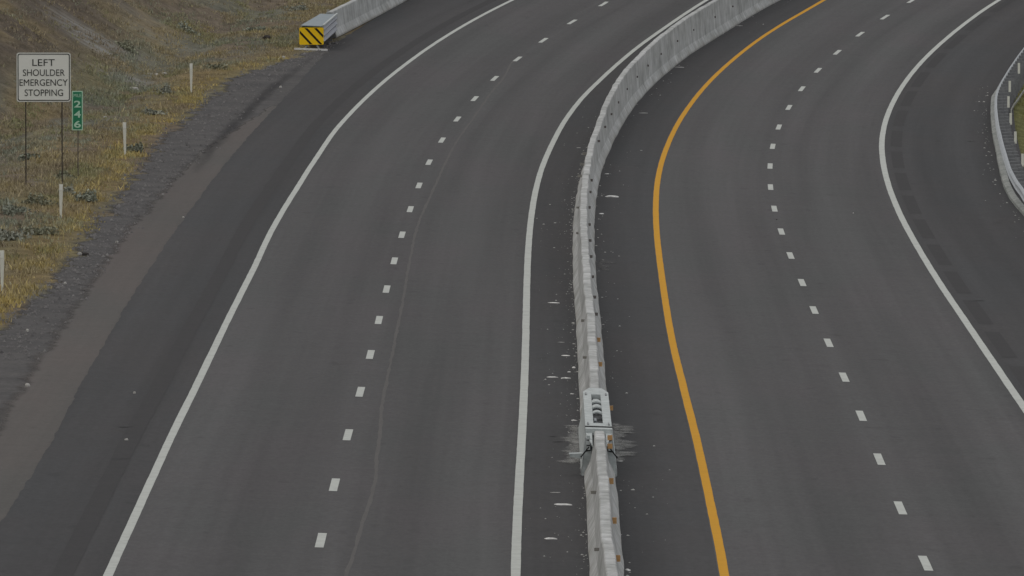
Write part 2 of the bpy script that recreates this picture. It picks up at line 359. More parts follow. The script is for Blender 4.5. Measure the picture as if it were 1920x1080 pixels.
# ------------------------------------------------------------------ ground
def grid_axis(parts):
    a = [parts[0][0]]
    for (s, e, st) in parts:
        n = max(1, int(round((e-s)/st))); a += list(s+(e-s)*np.arange(1, n+1)/n)
    return np.array(a)
gx = grid_axis([(-1500,-300,200),(-300,-60,20),(-60,-26,2.0),(-26,-5,.30),(-5,14,1.9),(14,30,.8),(30,100,10),(100,1500,200)])
gy = grid_axis([(-300,0,100),(0,160,10),(160,235,5),(235,440,.55),(440,560,5),(560,1000,40),(1000,3000,250)])
GX, GY = np.meshgrid(gx, gy)
GZ = terrain(GX, GY)
nx_, ny_ = len(gx), len(gy)
co = np.stack([GX, GY, GZ], -1).reshape(-1, 3)
ii = (np.arange(ny_-1)[:, None]*nx_+np.arange(nx_-1)[None, :]).ravel()
faces = np.stack([ii, ii+1, ii+1+nx_, ii+nx_], 1)
def np_mesh(name, co, faces, mat, col=None, smooth=False, extra=None):
    me = bpy.data.meshes.new(name); nf = len(faces); k = faces.shape[1]
    me.vertices.add(len(co)); me.vertices.foreach_set('co', np.ascontiguousarray(co, dtype=np.float32).ravel())
    me.loops.add(nf*k); me.loops.foreach_set('vertex_index', np.ascontiguousarray(faces, dtype=np.int32).ravel())
    me.polygons.add(nf); me.polygons.foreach_set('loop_start', np.arange(nf, dtype=np.int32)*k)
    me.update(calc_edges=True); me.validate()
    if smooth: me.polygons.foreach_set('use_smooth', np.ones(nf, dtype=bool))
    if col is not None:
        a = me.color_attributes.new('Col', 'FLOAT_COLOR', 'POINT'); a.data.foreach_set('color', np.c_[col, np.ones(len(col))].astype(np.float32).ravel())
    for nme, arr in (extra or {}).items():
        a = me.attributes.new(nme, 'FLOAT', 'POINT'); a.data.foreach_set('value', arr.astype(np.float32))
    me.materials.append(mat); o = bpy.data.objects.new(name, me); COL.objects.link(o); return o
C_soil = np.array([.165, .135, .100]); C_tan = np.array([.24, .19, .095]); C_olive = np.array([.170, .155, .085]); C_grey = np.array([.140, .147, .118]); C_hill = np.array([.122, .100, .076]); C_och = np.array([.19, .14, .065])
def lerp(a, b, t): return a*(1-t[..., None])+b*t[..., None]
def groundcol(x, Y):
    n1 = sstep(.42, .62, fbm(x*.35, Y*.09, 31)); n2 = sstep(.5, .68, fbm(x*.5, Y*.12, 55)); n3 = sstep(.52, .66, fbm(x*.3, Y*.1, 77))
    c = lerp(np.broadcast_to(C_soil, x.shape+(3,)), C_tan, n1*.7)
    c = lerp(c, C_grey, n2*.75); c = lerp(c, C_olive, n3*.7)
    d = toe(Y)-x
    h = sstep(.5, 3.5, d)
    hc = lerp(np.broadcast_to(C_hill, x.shape+(3,)), C_tan, sstep(.5, .72, fbm(x*.4+3, Y*.25, 91))*.5)
    c = lerp(c, hc, h)
    c = np.where((x > 15)[..., None], np.array([.15, .15, .06]), c)
    edge = cGRL(np.clip(Y, 230, 400))-x
    c = lerp(c, C_och, np.exp(-((edge-.9)/.8)**2)*.75)
    c = lerp(c, np.array([.07, .055, .045]), np.exp(-((d+0.6)/0.5)**2)*.35*sstep(335, 340, Y)*(1-sstep(360, 372, Y)))
    return c
gc = groundcol(GX, GY).reshape(-1, 3)
scree = np.zeros(GX.shape)
for px, py, r, w in ((165,72,1.3,1.3),(190,92,1.3,1.3),(222,112,1.3,1.3),(245,150,.9,1.2),(150,50,1.2,.9),(195,75,1.2,1),(232,150,1.2,.8),(300,72,1.5,.5),(320,82,1.1,.4),(250,20,2,.3)):
    P = hit(px, py, Tf); scree = np.maximum(scree, w*np.exp(-(((GX-P[0])/r)**2+((GY-P[1])/(r*1.3))**2)))
g_o = np_mesh('ground', co, faces, M['ground'], gc, True, {'scree': scree.ravel()})
tag(g_o, kind='structure')

# ------------------------------------------------------------------ paved and gravelled strips
YS = np.arange(110, 520.1, 1.0)
def strip(name, fl, fr, dz, mat, parent=None, Y=YS, nx=5, ragl=0., ragr=0., kind=True, seed=0):
    L = fl(Y)+ragl*(fbm(Y*.9, Y*0+seed, 5+seed, 4)-.5)*2; R = fr(Y)+ragr*(fbm(Y*.9, Y*0+seed, 8+seed, 4)-.5)*2
    t = np.linspace(0, 1, nx)[None, :]; X = L[:, None]*(1-t)+R[:, None]*t; YY = np.repeat(Y[:, None], nx, 1)
    Z = gz(X, YY)+dz
    b = MB(); b.v = [tuple(p) for p in np.stack([X, YY, Z], -1).reshape(-1, 3)]
    b.f = [(j*nx+i, j*nx+i+1, (j+1)*nx+i+1, (j+1)*nx+i) for j in range(len(Y)-1) for i in range(nx-1)]
    ref = cLD(YY) if np.mean(X) < 3 else cRD(YY)
    b.uv = [tuple(p) for p in np.stack([X-ref, YY], -1).reshape(-1, 2)]
    o = b.build(name, mat, parent)
    if name in ('gravel_verge', 'dirt_strip'):
        l = o.data.uv_layers.new(name='edge'); idx = np.array([i for f in b.f for i in f]); ev = np.stack([(idx % nx)/(nx-1.), idx*0.], 1); l.data.foreach_set('uv', ev.ravel())
    if parent is None and kind: tag(o, kind='structure')
    return o
def off(c, d): return lambda Y: c(Y)+d
YG = np.arange(150, 520, .5)
strip('gravel_verge', off(cGRL, 0), off(cSHL, .3), -.010, M['gravel'], Y=YG, nx=12, ragl=.5, seed=3)
strip('dirt_strip', lambda Y: cBRL(Y)-.30+sstep(318, 350, Y)*(cSHL(Y)-cBRL(Y)), off(cSHL, .2), .009, M['oldpave'], Y=np.arange(150, 348, .5), nx=4, ragl=.18, seed=1)
strip('shoulder', off(cSHL, 0), lambda Y: cCURB(Y)+.78, .014, M['shoulder'], Y=YG, nx=24, ragl=.05, seed=2)
road_l = strip('road', off(cLW, -.06), off(cLR, .06), .018, M['lane'], nx=8)
road_r = strip('road', off(cOR, -.11), off(cRW, .10), .018, M['lane'], nx=8)
def line(name, c, w, mat, par, seed=0):
    return strip(name, off(c, -w/2), off(c, w/2), .022, mat, par, Y=YG, nx=2, ragl=.006, ragr=.006, seed=seed)
line('edge_line', cLW, .165, M['white'], road_l, 1); line('edge_line', cLR, .175, M['white'], road_l, 2)
line('edge_line', cOR, .17, M['orange'], road_r, 3); line('edge_line', cRW, .185, M['white'], road_r, 4)
def dashes(c, pts, par):
    Yc = [hit(a, b)[1] for a, b in pts]
    Yc = [Yc[0]-12.19*k for k in (4, 3, 2, 1)] + Yc + [Yc[-1]+12.19*k for k in range(1, 6)]
    for y in Yc: strip('lane_dash', off(c, -.08), off(c, .08), .022, M['white'], par, Y=np.linspace(y-1.5, y+1.5, 5), nx=2)
dashes(cLD, LD, road_l); dashes(cRD, RD, road_r)
strip('seam', off(cSEAM, -.035), off(cSEAM, .035), .020, M['seam'], road_l, Y=np.arange(172, 382, .5), nx=2, ragl=.03, ragr=.03)
# milled rumble strips
strip('rumble_strip', off(cLW, -.98), off(cLW, -.60), .018, M['rumble_soft'], nx=2, ragl=.03, ragr=.03)
yr = hit(1680, 300)[1]
for k in range(-14, 14):
    yk = yr+12.35*k
    strip('rumble_strip', off(cRW, .30), off(cRW, .68), .018, M['rumble'], Y=np.linspace(yk-4.7, yk+4.7, 10), nx=2)
# paler strip between the rumble strip and the edge line, and a dark gutter smear by the verge
0 and strip('gutter_stain', off(cSHL, -.55), off(cSHL, -.05), .0165, M['oil'], Y=np.arange(312, 372, .5), nx=3, ragl=.25, ragr=.12, seed=7)

for px, py, w in ((1820,266,18),(1839,306,11),(1798,324,8),(1839,198,11),(1774,237,8),(1870,419,22),(1834,565,28),(1046,830,22),(1036,820,14),(1745,318,10),(1620,33,8),(235,802,30),(225,862,40)):
    P = hit(px, py); w = w/CAM_F*P[1]; b = MB()
    b.v = [(P[0]+a, P[1]+c+.1*math.sin(a*9), float(gz(P[0]+a, P[1]))+.0225) for a, c in ((-w/2, 0), (-w/6, -.09), (w/4, -.07), (w/2, .02), (w/5, .12), (-w/5, .10))]
    b.f = [(0, 1, 2, 3, 4, 5)]; tag(b.build('tar_mark', M['oil']), kind='structure')

# ------------------------------------------------------------------ concrete barriers
def frame(c, Y):
    Y = float(Y); dx = (float(c(Y+1.5))-float(c(Y-1.5)))/3
    t = np.array([dx, 1.0]); t /= np.linalg.norm(t); n = np.array([t[1], -t[0]])
    return np.array([float(c(Y)), Y]), t, n          # n points to the right
Yh = np.array([100, 300, 323, 334, 345, 358, 368, 380, 395, 520.]); Hh = np.array([.83, .83, .96, 1.15, 1.30, 1.30, 1.32, 1.35, 1.38, 1.38])
def bh(Y): return float(np.interp(Y, Yh, Hh))
def barrier(name, c, y0, y1, hf, off_r=.305, step=.6, par=None, seed=0, wig=.014, topw=.10):
    Ys = np.arange(y0, y1+step/2, step); b = MB(); hg = []
    prof = lambda h: [(-.305, 0), (-.305, .075), (-.18, .33), (-topw, h-.02), (-topw+.02, h), (topw-.02, h), (topw, h-.02), (.18, .33), (.305, .075), (.305, 0)]
    K = 10
    for j, Y in enumerate(Ys):
        p, t, n = frame(c, Y); h = hf(Y)
        w = wig*(vnoise(Y*.35, 0, 40+seed)-.5)*2; w2 = wig*1.2*(vnoise(Y*.6, 0, 50+seed)-.5)*2
        for (a, z) in prof(h):
            k = w if z < .5 else w2
            q = p + n*(a-off_r+k+.006*(vnoise(Y*2.1, a*9, 60)-.5)); zz = float(gz(q[0], q[1]))+(.010 if z == 0 else z+(.016*(vnoise(Y*.5, 0, 70)-.5) if z > .5 else 0))
            b.v.append((q[0], q[1], zz)); hg.append(z)
    n_ = len(Ys)
    for j in range(n_-1):
        for i in range(K-1): b.f.append((j*K+i, j*K+i+1, (j+1)*K+i+1, (j+1)*K+i)[::-1])
    b.f.append(tuple(range(K))[::-1]); b.f.append(tuple((n_-1)*K+i for i in range(K)))
    o = b.build(name, M['concrete'], par)
    a = o.data.attributes.new('hgt', 'FLOAT', 'POINT'); a.data.foreach_set('value', np.array(hg, dtype=np.float32))
    return o
def solveY(c, px, py, offn, hgt, y0=150, y1=470):   # station on the barrier whose point at this height is seen at image row py
    def f(Y):
        p, t, n = frame(c, Y); q = p+n*offn; return projy((q[0], q[1], float(gz(q[0], q[1]))+hgt))[1]-py
    lo, hi = y0, y1
    for _ in range(40):
        m = (lo+hi)/2
        if f(m) > 0: lo = m
        else: hi = m
    return lo
YN = solveY(cBR, 0, 800, -.305, .87); YF = solveY(cBR, 0, 735, -.305, .87)
near = root('concrete_barrier', (*frame(cBR, YN-5)[0], float(gz(2, YN-5))))
tag(near, 'near concrete median barrier from the bottom edge of the picture up to the white gate', 'barrier', 'concrete median barriers')
barrier('wall', cBR, 120, YN+.3, bh, par=near)
far = root('concrete_barrier', (*frame(cBR, YF+5)[0], float(gz(2, YF+5))))
tag(far, 'long curving concrete median barrier beyond the white gate, running to the top edge', 'barrier', 'concrete median barriers')
barrier('wall', cBR, YF-.6, 500, bh, par=far, seed=3)

def reflector(par, c, Y, offn, hgt, mat, w=.11, h=.115, t=.03, name='reflector'):
    p, tt, n = frame(c, Y); q = p+n*offn; z = float(gz(q[0], q[1]))+hgt
    ax = np.array([[n[0], n[1], 0], [tt[0], tt[1], 0], [0, 0, 1.]])
    o = MB().box((q[0], q[1], z), (w, t, h), ax).build(name, M[mat], par); return o
RH = .62
for px, py in ((1145,902),(1149,976),(1153,1047)):
    reflector(near, cBR, solveY(cBR, px, py, -.305+.17, RH), -.305+.155, RH, 'amber')
for px, py in ((1106,923),(1110,1030)):
    reflector(near, cBR, solveY(cBR, px, py, -.305-.2, .60), -.305-.165, .60, 'paleRefl', w=.13, h=.06)
for px, py in ((1122.5,637),(1127,683)):
    reflector(far, cBR, solveY(cBR, px, py, -.305+.17, RH), -.305+.16, RH, 'amber', w=.10, h=.10)
for px, py in ((1119,589),(1116,557),(1112,519),(1109,481),(1109,451),(1107.5,421),(1107,389),(1108,360),(1111,338)):
    reflector(far, cBR, solveY(cBR, px, py, -.305+.17, .62), -.305+.158, .62, 'greyrefl', w=.085, h=.075)
for px, py in ((1131,264.5),(1141,238),(1154,214),(1167.5,192),(1187.5,167),(1209,144),(1229.5,123),(1255,101),(1285,77),(1314,56),(1351,32),(1385,12)):
    Y = solveY(cBR, px, py, -.305+.17, .8); reflector(far, cBR, Y, -.305+.15, .8, 'greyrefl', w=.085, h=.075)
for px, py in ((1087.5,601),(1090.5,670),(1081,437),(1080,389)):
    reflector(far, cBR, solveY(cBR, px, py, -.5, .6), -.305-.165, .6, 'paleRefl', w=.10, h=.06)
for px, py in ((1115,228),(1095,288),(1090,308),(1086,330)):
    reflector(far, cBR, solveY(cBR, px, py, -.5, .7), -.305-.20, .7, 'paleRefl', w=.13, h=.08)

# ------------------------------------------------------------------ white steel gate between the two barriers
gp, gt, gn = frame(cBR, (YN+YF)/2); gp = gp+gn*-.305
gate = root('barrier_gate', (gp[0], gp[1], float(gz(gp[0], gp[1]))))
tag(gate, 'white steel median gate with ladder-like slots on top bridging the gap between the concrete barriers', 'gate')
GL = (YF-YN)/2/gt[1]
def G(a, s, z):      # a right, s along (from the camera, 0 = near end), z up
    q = gp + gn*a + gt*(s-GL); return np.array([q[0], q[1], float(gz(q[0], q[1]))+z])
GA = np.array([[gn[0], gn[1], 0], [gt[0], gt[1], 0], [0, 0, 1.]])
L_ = 2*GL
def gbox(b, a0, a1, s0, s1, z0, z1):
    return b.hexa([G(a0,s0,z0),G(a1,s0,z0),G(a1,s1,z0),G(a0,s1,z0),G(a0,s0,z1),G(a1,s0,z1),G(a1,s1,z1),G(a0,s1,z1)])
b = MB(); W2 = .265; R2 = .098; T = .87     # cover: four strips of plate round a long slot
gbox(b, -W2, -R2, 0, L_, T-.10, T); gbox(b, R2, W2, 0, L_, T-.10, T)
gbox(b, -R2, R2, 0, L_*.10, T-.10, T-.002); gbox(b, -R2, R2, L_*.93, L_, T-.10, T-.002)
b.hexa([G(-W2,L_,T-.1),G(W2,L_,T-.1),G(.13,L_+1.2,T-.1),G(-.13,L_+1.2,T-.1),G(-W2,L_,T),G(W2,L_,T),G(.13,L_+1.2,T),G(-.13,L_+1.2,T)])
b.build('top_cover', M['steel_white'], gate)
b = MB(); gbox(b, -.20, .20, .1, L_-.1, T-.36, T-.28); b.build('inner_tray', M['galv_dark'], gate)
for f0, f1 in ((.40, .45), (.55, .62), (.70, .77)):
    b = MB(); n = 8
    for i in range(n):
        a0, a1 = -R2+2*R2*i/n, -R2+2*R2*(i+1)/n; hz = lambda a: T-.02+.035*(1-(a/R2)**2)
        s0, s1 = L_*f0, L_*f1
        b.hexa([G(a0,s0,hz(a0)-.03),G(a1,s0,hz(a1)-.03),G(a1,s1,hz(a1)-.03),G(a0,s1,hz(a0)-.03),G(a0,s0,hz(a0)),G(a1,s0,hz(a1)),G(a1,s1,hz(a1)),G(a0,s1,hz(a0))])
    b.build('rung', M['steel_white'], gate)
for q_ in ((-.05, .06, L_*.16, L_*.30, T-.30, T-.14), (-.07, -.02, L_*.305, L_*.38, T-.30, T-.10), (-.06, .05, L_*.82, L_*.90, T-.30, T-.08)):
    b = MB(); gbox(b, *q_); b.build('hinge_pin', M['galv'], gate)
for a in (-.21, .21):
    for s in (.6, L_-.8):
        MB().box(G(a, s, T+.012), (.025, .5, .024), GA).build('bolt', M['galv_dark'], gate)
b = MB(); gbox(b, -W2-.01, W2+.01, -.14, -.002, T-.125, T+.014); b.build('end_lip', M['steel_black'], gate)
b = MB(); gbox(b, -W2-.005, W2+.005, -.55, -.15, T-.13, T-.004)
b.build('lip_plate', M['steel_white'], gate)
for sg in (-1, 1):   # gusset wings, side skirts, struts, feet on either side
    b = MB()
    P = [G(sg*W2, -.56, T-.12), G(sg*.135, -2.9, T-.20), G(sg*.135, -.56, T-.12)]
    b.poly(P if sg > 0 else P[::-1], thick=(0, 0, .035)); b.build('gusset', M['steel_white'], gate)
    b = MB(); P = [G(sg*.20, -1.3, T-.66), G(sg*.34, -1.3, T-.66), G(sg*.27, -1.3, T-.13), G(sg*.12, -1.3, T-.13)]
    b.poly(P if sg > 0 else P[::-1], thick=(0, .03, 0)); b.build('inner_plate', M['galv'], gate)
    b = MB()
    q = [(W2-.01, T-.12), (.30, .36), (.36, .10), (.36, .02)]
    for (a0, z0), (a1, z1) in zip(q[:-1], q[1:]):
        b.hexa([G(sg*a1,-1.6,z1),G(sg*(a1-.02),-1.6,z1),G(sg*(a1-.02),L_,z1),G(sg*a1,L_,z1),G(sg*a0,-1.6,z0),G(sg*(a0-.02),-1.6,z0),G(sg*(a0-.02),L_,z0),G(sg*a0,L_,z0)])
    b.build('side_skirt', M['steel_white'], gate)
    b = MB(); b.bar(G(sg*.20, -1.98, T-.26), G(sg*.365, -1.98, T-.47), .026); b.build('strut', M['steel_black'], gate)
    for k in range(3):
        MB().box(G(sg*.215, -1.75, T-.30+.105*k), (.07, .10, .075), GA).build('hinge_link', M['steel_white'], gate)
        MB().box(G(sg*.215, -1.76, T-.352+.105*k), (.075, .06, .016), GA).build('hinge_gap', M['steel_black'], gate)
    b = MB(); P = [G(sg*.35, -1.75, .012), G(sg*.20, -1.75, .012), G(sg*.15, -1.66, .50), G(sg*.30, -1.66, .47)]
    b.poly(P if sg > 0 else P[::-1], thick=(0, .04, 0)); b.build('foot_plate', M['steel_white'], gate)
b = MB(); b.hexa([G(-.34,-1.9,.36),G(-.34,-1.6,.36),G(-.58,-1.6,.39),G(-.58,-1.9,.39),G(-.34,-1.9,.47),G(-.34,-1.6,.47),G(-.60,-1.6,.45),G(-.60,-1.9,.45)]); b.build('outrigger_arm', M['steel_white'], gate)
reflector(gate, cBR, solveY(cBR, 1146, 765, 0, .62), -.305+.32, .62, 'amber', w=.08, h=.10)
for py in (820, 836):
    reflector(gate, cBR, YN-2.4, -.305+.20, T-(py-817)/95., 'amber', w=.10, h=.10)

# pale dust and rust-tinted scatter around the gate
def patch(name, px, py, rx, ry, mat, dz=.0225, kindname=True):
    P = hit(px, py); b = MB(); n = 20
    b.v = [(P[0], P[1], P[2]+dz)]; b.uv = [(0, 0)]
    for i in range(n):
        t = 2*math.pi*i/n; x, y = P[0]+rx*math.cos(t), P[1]+ry*math.sin(t)
        b.v.append((x, y, float(gz(x, y))+dz)); b.uv.append((math.cos(t), math.sin(t)))
    b.f = [(0, 1+i, 1+(i+1) % n) for i in range(n)]
    o = b.build(name, M[mat]); tag(o, kind='structure'); return o
def smears(name, items, mat, dz):
    b = MB(); b.uv = []
    for px, py, rx, ry in items:
        P = hit(px, py); n = 14; k = len(b.v); b.v.append((P[0], P[1], P[2]+dz)); b.uv.append((0, 0)); dz += .00025
        for i in range(n):
            t = 2*math.pi*i/n; q = .7+.5*random.random(); x, y = P[0]+rx*q*math.cos(t), P[1]+ry*q*math.sin(t)
            b.v.append((x, y, float(gz(x, y))+dz)); b.uv.append((math.cos(t), math.sin(t)))
        b.f += [(k, k+1+i, k+1+(i+1) % n) for i in range(n)]
    tag(b.build(name, M[mat]), kind='structure')
R_ = random.Random(4); it = []
for k in range(26):
    y = 800+68*R_.random(); ln = R_.choice((.10, .14, .20, .28)); it.append((1089-ln*60-R_.random()*8, y, ln, .35+.7*R_.random()))
for k in range(26):
    y = 800+66*R_.random(); ln = R_.choice((.10, .14, .20, .30)); it.append((1147+ln*60+R_.random()*6, y, ln, .35+.7*R_.random()))
it += [(1080, 830, .16, 4.5), (1156, 835, .14, 4.5), (1078, 856, .22, 1.6), (1158, 858, .22, 1.6), (1082, 862, .14, 1.0)]
smears('dust_patch', it, 'dust', .0224)
smears('scuff_patch', [(1136, 492, .26, .9), (1143, 494, .26, .5), (1130, 501, .22, 1.3), (1135, 507, .18, .8), (1128, 497, .15, 2.2)], 'scuff', .0224)
cG = Curve([(575,116),(548,137),(515,160),(485,188),(458,216),(430,243),(400,275),(380,305)], 3, .6)
def soft_strip(name, c, y0, y1, hw, mat, dz):
    Y = np.linspace(y0, y1, 60); b = MB(); b.uv = []
    for j, y in enumerate(Y):
        for u in (-1, 0, 1):
            x = float(c(y))+u*hw*(1+.5*(vnoise(y*.3, u, 77)-.5)); b.v.append((x, y, float(gz(x, y))+dz)); b.uv.append((u, (j/59-.5)*1.7))
    b.f = [(j*3+i, j*3+i+1, (j+1)*3+i+1, (j+1)*3+i) for j in range(59) for i in range(2)]
    tag(b.build(name, M[mat]), kind='structure')
soft_strip('gutter_stain', cG, cG.y0-6, cG.y1+3, .30, 'darkstain', .0225)

# ------------------------------------------------------------------ left roadside barrier with crash cushion
LW_ = np.array([hit(a, b) for a, b in LBR]); lb_p = np.polyfit(LW_[:, 1], LW_[:, 0], 1)
yb0 = LW_[0, 1]
lbk = cSHL.k*.8
def cLB(Y):
    Y = np.asarray(Y, float); return np.polyval(lb_p, Y)+lbk*np.maximum(Y-430, 0)**2
lb = root('roadside_barrier', (float(cLB(yb0)), yb0, float(gz(cLB(yb0), yb0))))
tag(lb, 'pale concrete roadside wall starting behind the striped crash cushion at the top left', 'barrier')
barrier('wall', cLB, yb0, 500, lambda Y: 1.0, par=lb, seed=8, wig=.004)
for dy in (.5, 14.):
    p, t, n = frame(cLB, yb0+dy); q = p+n*-.39; MB().box((q[0], q[1], float(gz(*q))+1.02), (.10, .10, .10)).build('reflector', M['signedge'], lb)

nz = hit(585, 93.5); cc = root('crash_cushion', (nz[0], nz[1], nz[2]))
tag(cc, 'corrugated grey steel crash cushion with a yellow and black striped nose at the top left', 'crash cushion')
pe, te, ne = frame(cLB, yb0); endc = pe+ne*-.305
A = nz[:2]; D = endc-A; LC = np.linalg.norm(D); D /= LC; N = np.array([D[1], -D[0]])
def K_(a, s, z):
    q = A+N*a+D*s; return np.array([q[0], q[1], float(gz(q[0], q[1]))+z])
CB = .20; CT = .93
b = MB(); NS = 12
for sg in (-1, 1):       # thrie-beam side panels: corrugated profile swept along
    prof = [(.42-.055*math.cos(2*math.pi*3*k/12), CB+.02+(CT-CB-.05)*k/12) for k in range(13)]
    rows = [(0.05, 1.0), (LC+.1, .72)]
    base = len(b.v)
    for s, f in rows:
        for a, z in prof: b.v.append(tuple(K_(sg*a*f, s, z)))
    for k in range(12):
        q = (base+k, base+k+1, base+13+k+1, base+13+k); b.f.append(q if sg < 0 else q[::-1])
b.build('side_panel', M['galv_panel'], cc)
b = MB(); b.hexa([K_(-.44,.05,CT-.03),K_(.44,.05,CT-.03),K_(.33,LC,CT-.03),K_(-.33,LC,CT-.03),K_(-.44,.05,CT),K_(.44,.05,CT),K_(.33,LC,CT),K_(-.33,LC,CT)]); b.build('top_cover', M['galv_blue'], cc)
b = MB(); b.bar(K_(.43,.05,CT+.02), K_(.325,LC,CT+.02), .07, .06); b.build('top_rail', M['steel_white'], cc)
for k in range(5):
    s = .4+k*(LC-.6)/4
    b = MB()
    for a in (-.25, .25): b.bar(K_(a, s, .02), K_(a, s, .5), .06)
    b.bar(K_(-.3, s, .04), K_(.3, s, .04), .08); b.build('leg', M['galv_dark'], cc)
b = MB(); b.hexa([K_(-.62,-.25,.0),K_(.60,-.25,.0),K_(.45,LC,.0),K_(-.45,LC,.0),K_(-.62,-.25,.035),K_(.60,-.25,.035),K_(.45,LC,.035),K_(-.45,LC,.035)]); b.build('base_pad', M['oldpave'], cc)
MB().bar(K_(-.66,-.28,.035), K_(.62,-.28,.035), .14, .07).build('pad_edge', M['shard'], cc)
# the striped nose: measured corners, facing the traffic
nw, nh = .94, .66
def Nz(u, v, d=0.): return np.array([nz[0]-.02+(u-.5)*nw, nz[1]-.02-d, nz[2]+.20+v*nh])
b = MB(); rim = []
for u, v in ((0.03,0),(.97,0),(1,.05),(1,.95),(.97,1),(.03,1),(0,.95),(0,.05)): rim.append(Nz(u, v))
b.poly(rim, thick=(0, .06, 0)); nose = b.build('nose_panel', M['yellow'], cc)
asp = nw/nh
for c0 in (-.17, .23, .62, .99):      # stripes fall to the right, 45 degrees
    w = .115; pts = []
    def clip(poly):
        for ax, lim, sg in ((0, .02, 1), (0, .98, -1), (1, .03, 1), (1, .97, -1)):
            out = []
            for i in range(len(poly)):
                p, q = poly[i-1], poly[i]; ip, iq = (p[ax]-lim)*sg >= 0, (q[ax]-lim)*sg >= 0
                if ip != iq: t = (lim-p[ax])/(q[ax]-p[ax]); out.append((p[0]+t*(q[0]-p[0]), p[1]+t*(q[1]-p[1])))
                if iq: out.append(q)
            poly = out
            if not poly: return []
        return poly
    # line from (c0, top) to (c0 + 0.62, bottom)
    pl = clip([(c0-.1, 1.1), (c0-.1+w, 1.1), (c0+.70+w, -.12), (c0+.70, -.12)])
    if pl:
        b = MB(); b.poly([Nz(u, v, .008) for u, v in pl], thick=(0, .005, 0)); b.build('stripe', M['black'], nose)
for sg in (-1, 1):
    b = MB(); b.bar(K_(sg*.28,-.05,.03), K_(sg*.12,.1,.30), .05); b.build('brace', M['galv'], cc)

# ------------------------------------------------------------------ right kerb and guardrail
kb = MB(); hg = []
Yk = np.arange(230, hit(1864, 166)[1], 1.0); nK = 6
kp = [(-.10, .012), (-.09, .10), (.0, .15), (.10, .15), (.12, .10), (.12, .012)]
for Y in Yk:
    p, t, n = frame(cCURB, Y)
    for a, z in kp:
        q = p+n*(a+.04+.18*float(sstep(Yk[-1]-8, Yk[-1], Y))+.02*(vnoise(Y*.8, 3, 4)-.5)); kb.v.append((q[0], q[1], float(gz(*q))+z)); hg.append(z+.3)
for j in range(len(Yk)-1):
    for i in range(nK-1): kb.f.append((j*nK+i, j*nK+i+1, (j+1)*nK+i+1, (j+1)*nK+i)[::-1])
kb.f.append(tuple(range(nK))[::-1]); kb.f.append(tuple((len(Yk)-1)*nK+i for i in range(nK)))
ko = kb.build('kerb', M['kerb_concrete']); ko.data.attributes.new('hgt', 'FLOAT', 'POINT').data.foreach_set('value', np.array(hg, dtype=np.float32))
tag(ko, kind='structure')

gr = root('guardrail', (*frame(cRAIL, 320)[0], float(gz(20, 320))))
tag(gr, 'galvanised W-beam guardrail on closely set posts along the kerb at the right edge', 'guardrail')
b = MB(); Yr = np.arange(240, 450, .95)
wp = [(.0,.79),(-.035,.775),(-.08,.735),(-.035,.70),(-.01,.655),(-.01,.625),(-.035,.58),(-.08,.545),(-.035,.50),(.0,.485)]
wp2 = [(a+.012, z) for a, z in wp[::-1]]; wp_ = wp+wp2; nW = len(wp_)
for Y in Yr:
    p, t, n = frame(cRAIL, Y)
    for a, z in wp_:
        q = p+n*a; b.v.append((q[0], q[1], float(gz(*q))+z))
for j in range(len(Yr)-1):
    for i in range(nW): k = (i+1) % nW; b.f.append((j*nW+i, j*nW+k, (j+1)*nW+k, (j+1)*nW+i))
b.build('rail', M['galv'], gr)
yp = 275.0; pc = 0
ydel = [solveY(cRAIL, 0, py, .40, .95) for py in (300, 258, 223, 191, 162, 128)]
while yp < 440:
    p, t, n = frame(cRAIL, yp); ax = np.array([[n[0], n[1], 0], [t[0], t[1], 0], [0, 0, 1.]])
    z0 = float(gz(*p)); bl = p+n*.12; po = p+n*.31
    pst = MB().box((po[0], po[1], z0+.36), (.15, .12, .90), ax).build('post', M['block'], gr)
    MB().box((bl[0], bl[1], z0+.63), (.20, .15, .34), ax).build('blockout', M['block'], pst)
    yp += 1.905*t[1]; pc += 1
for y in ydel:
    p, t, n = frame(cRAIL, y); q = p+n*.41; z0 = float(gz(*q)); ax = np.array([[n[0], n[1], 0], [t[0], t[1], 0], [0, 0, 1.]])
    MB().box((q[0], q[1], z0+.95), (.085, .015, .40), ax).build('delineator', M['post_white'], gr)
# pale drain edging on the bank behind the guardrail
dr = [(1896,228),(1896,212),(1901,202),(1908,193),(1914,184),(1922,172),(1930,160)]
b = MB(); DP = [hit(x, y, Tf) for x, y in dr]
for p, q in zip(DP[:-1], DP[1:]): b.bar(p+np.array([0,0,.10]), q+np.array([0,0,.10]), .045, .07)
tag(b.build('drain_edging', M['kerb_concrete']), 'thin pale concrete drain edging curving over the bank behind the guardrail', 'drain')

# ------------------------------------------------------------------ signs
def text_mesh(txt, bold=0.0):
    c = bpy.data.curves.new('t', 'FONT'); c.body = txt; c.size = 1; c.offset = bold; c.extrude = 0
    o = bpy.data.objects.new('t', c); COL.objects.link(o); dg = bpy.context.evaluated_depsgraph_get(); dg.update()
    me = bpy.data.meshes.new_from_object(o.evaluated_get(dg))
    v = np.array([p.co[:] for p in me.vertices]); f = [tuple(p.vertices) for p in me.polygons]
    bpy.data.objects.remove(o); bpy.data.meshes.remove(me); bpy.data.curves.remove(c)
    return v, f
def lettering(name, txt, x0, x1, yt, yb, Y, mat, par, dy=.012, bold=0.0):
    v, f = text_mesh(txt, bold); a, c = v.min(0), v.max(0)
    P0, P1 = at(x0, yb, Y), at(x1, yt, Y); b = MB()
    b.v = [(P0[0]+(p[0]-a[0])/(c[0]-a[0])*(P1[0]-P0[0]), Y-dy, P0[2]+(p[1]-a[1])/(c[1]-a[1])*(P1[2]-P0[2])) for p in v]; b.f = f
    return b.build(name, mat, par)
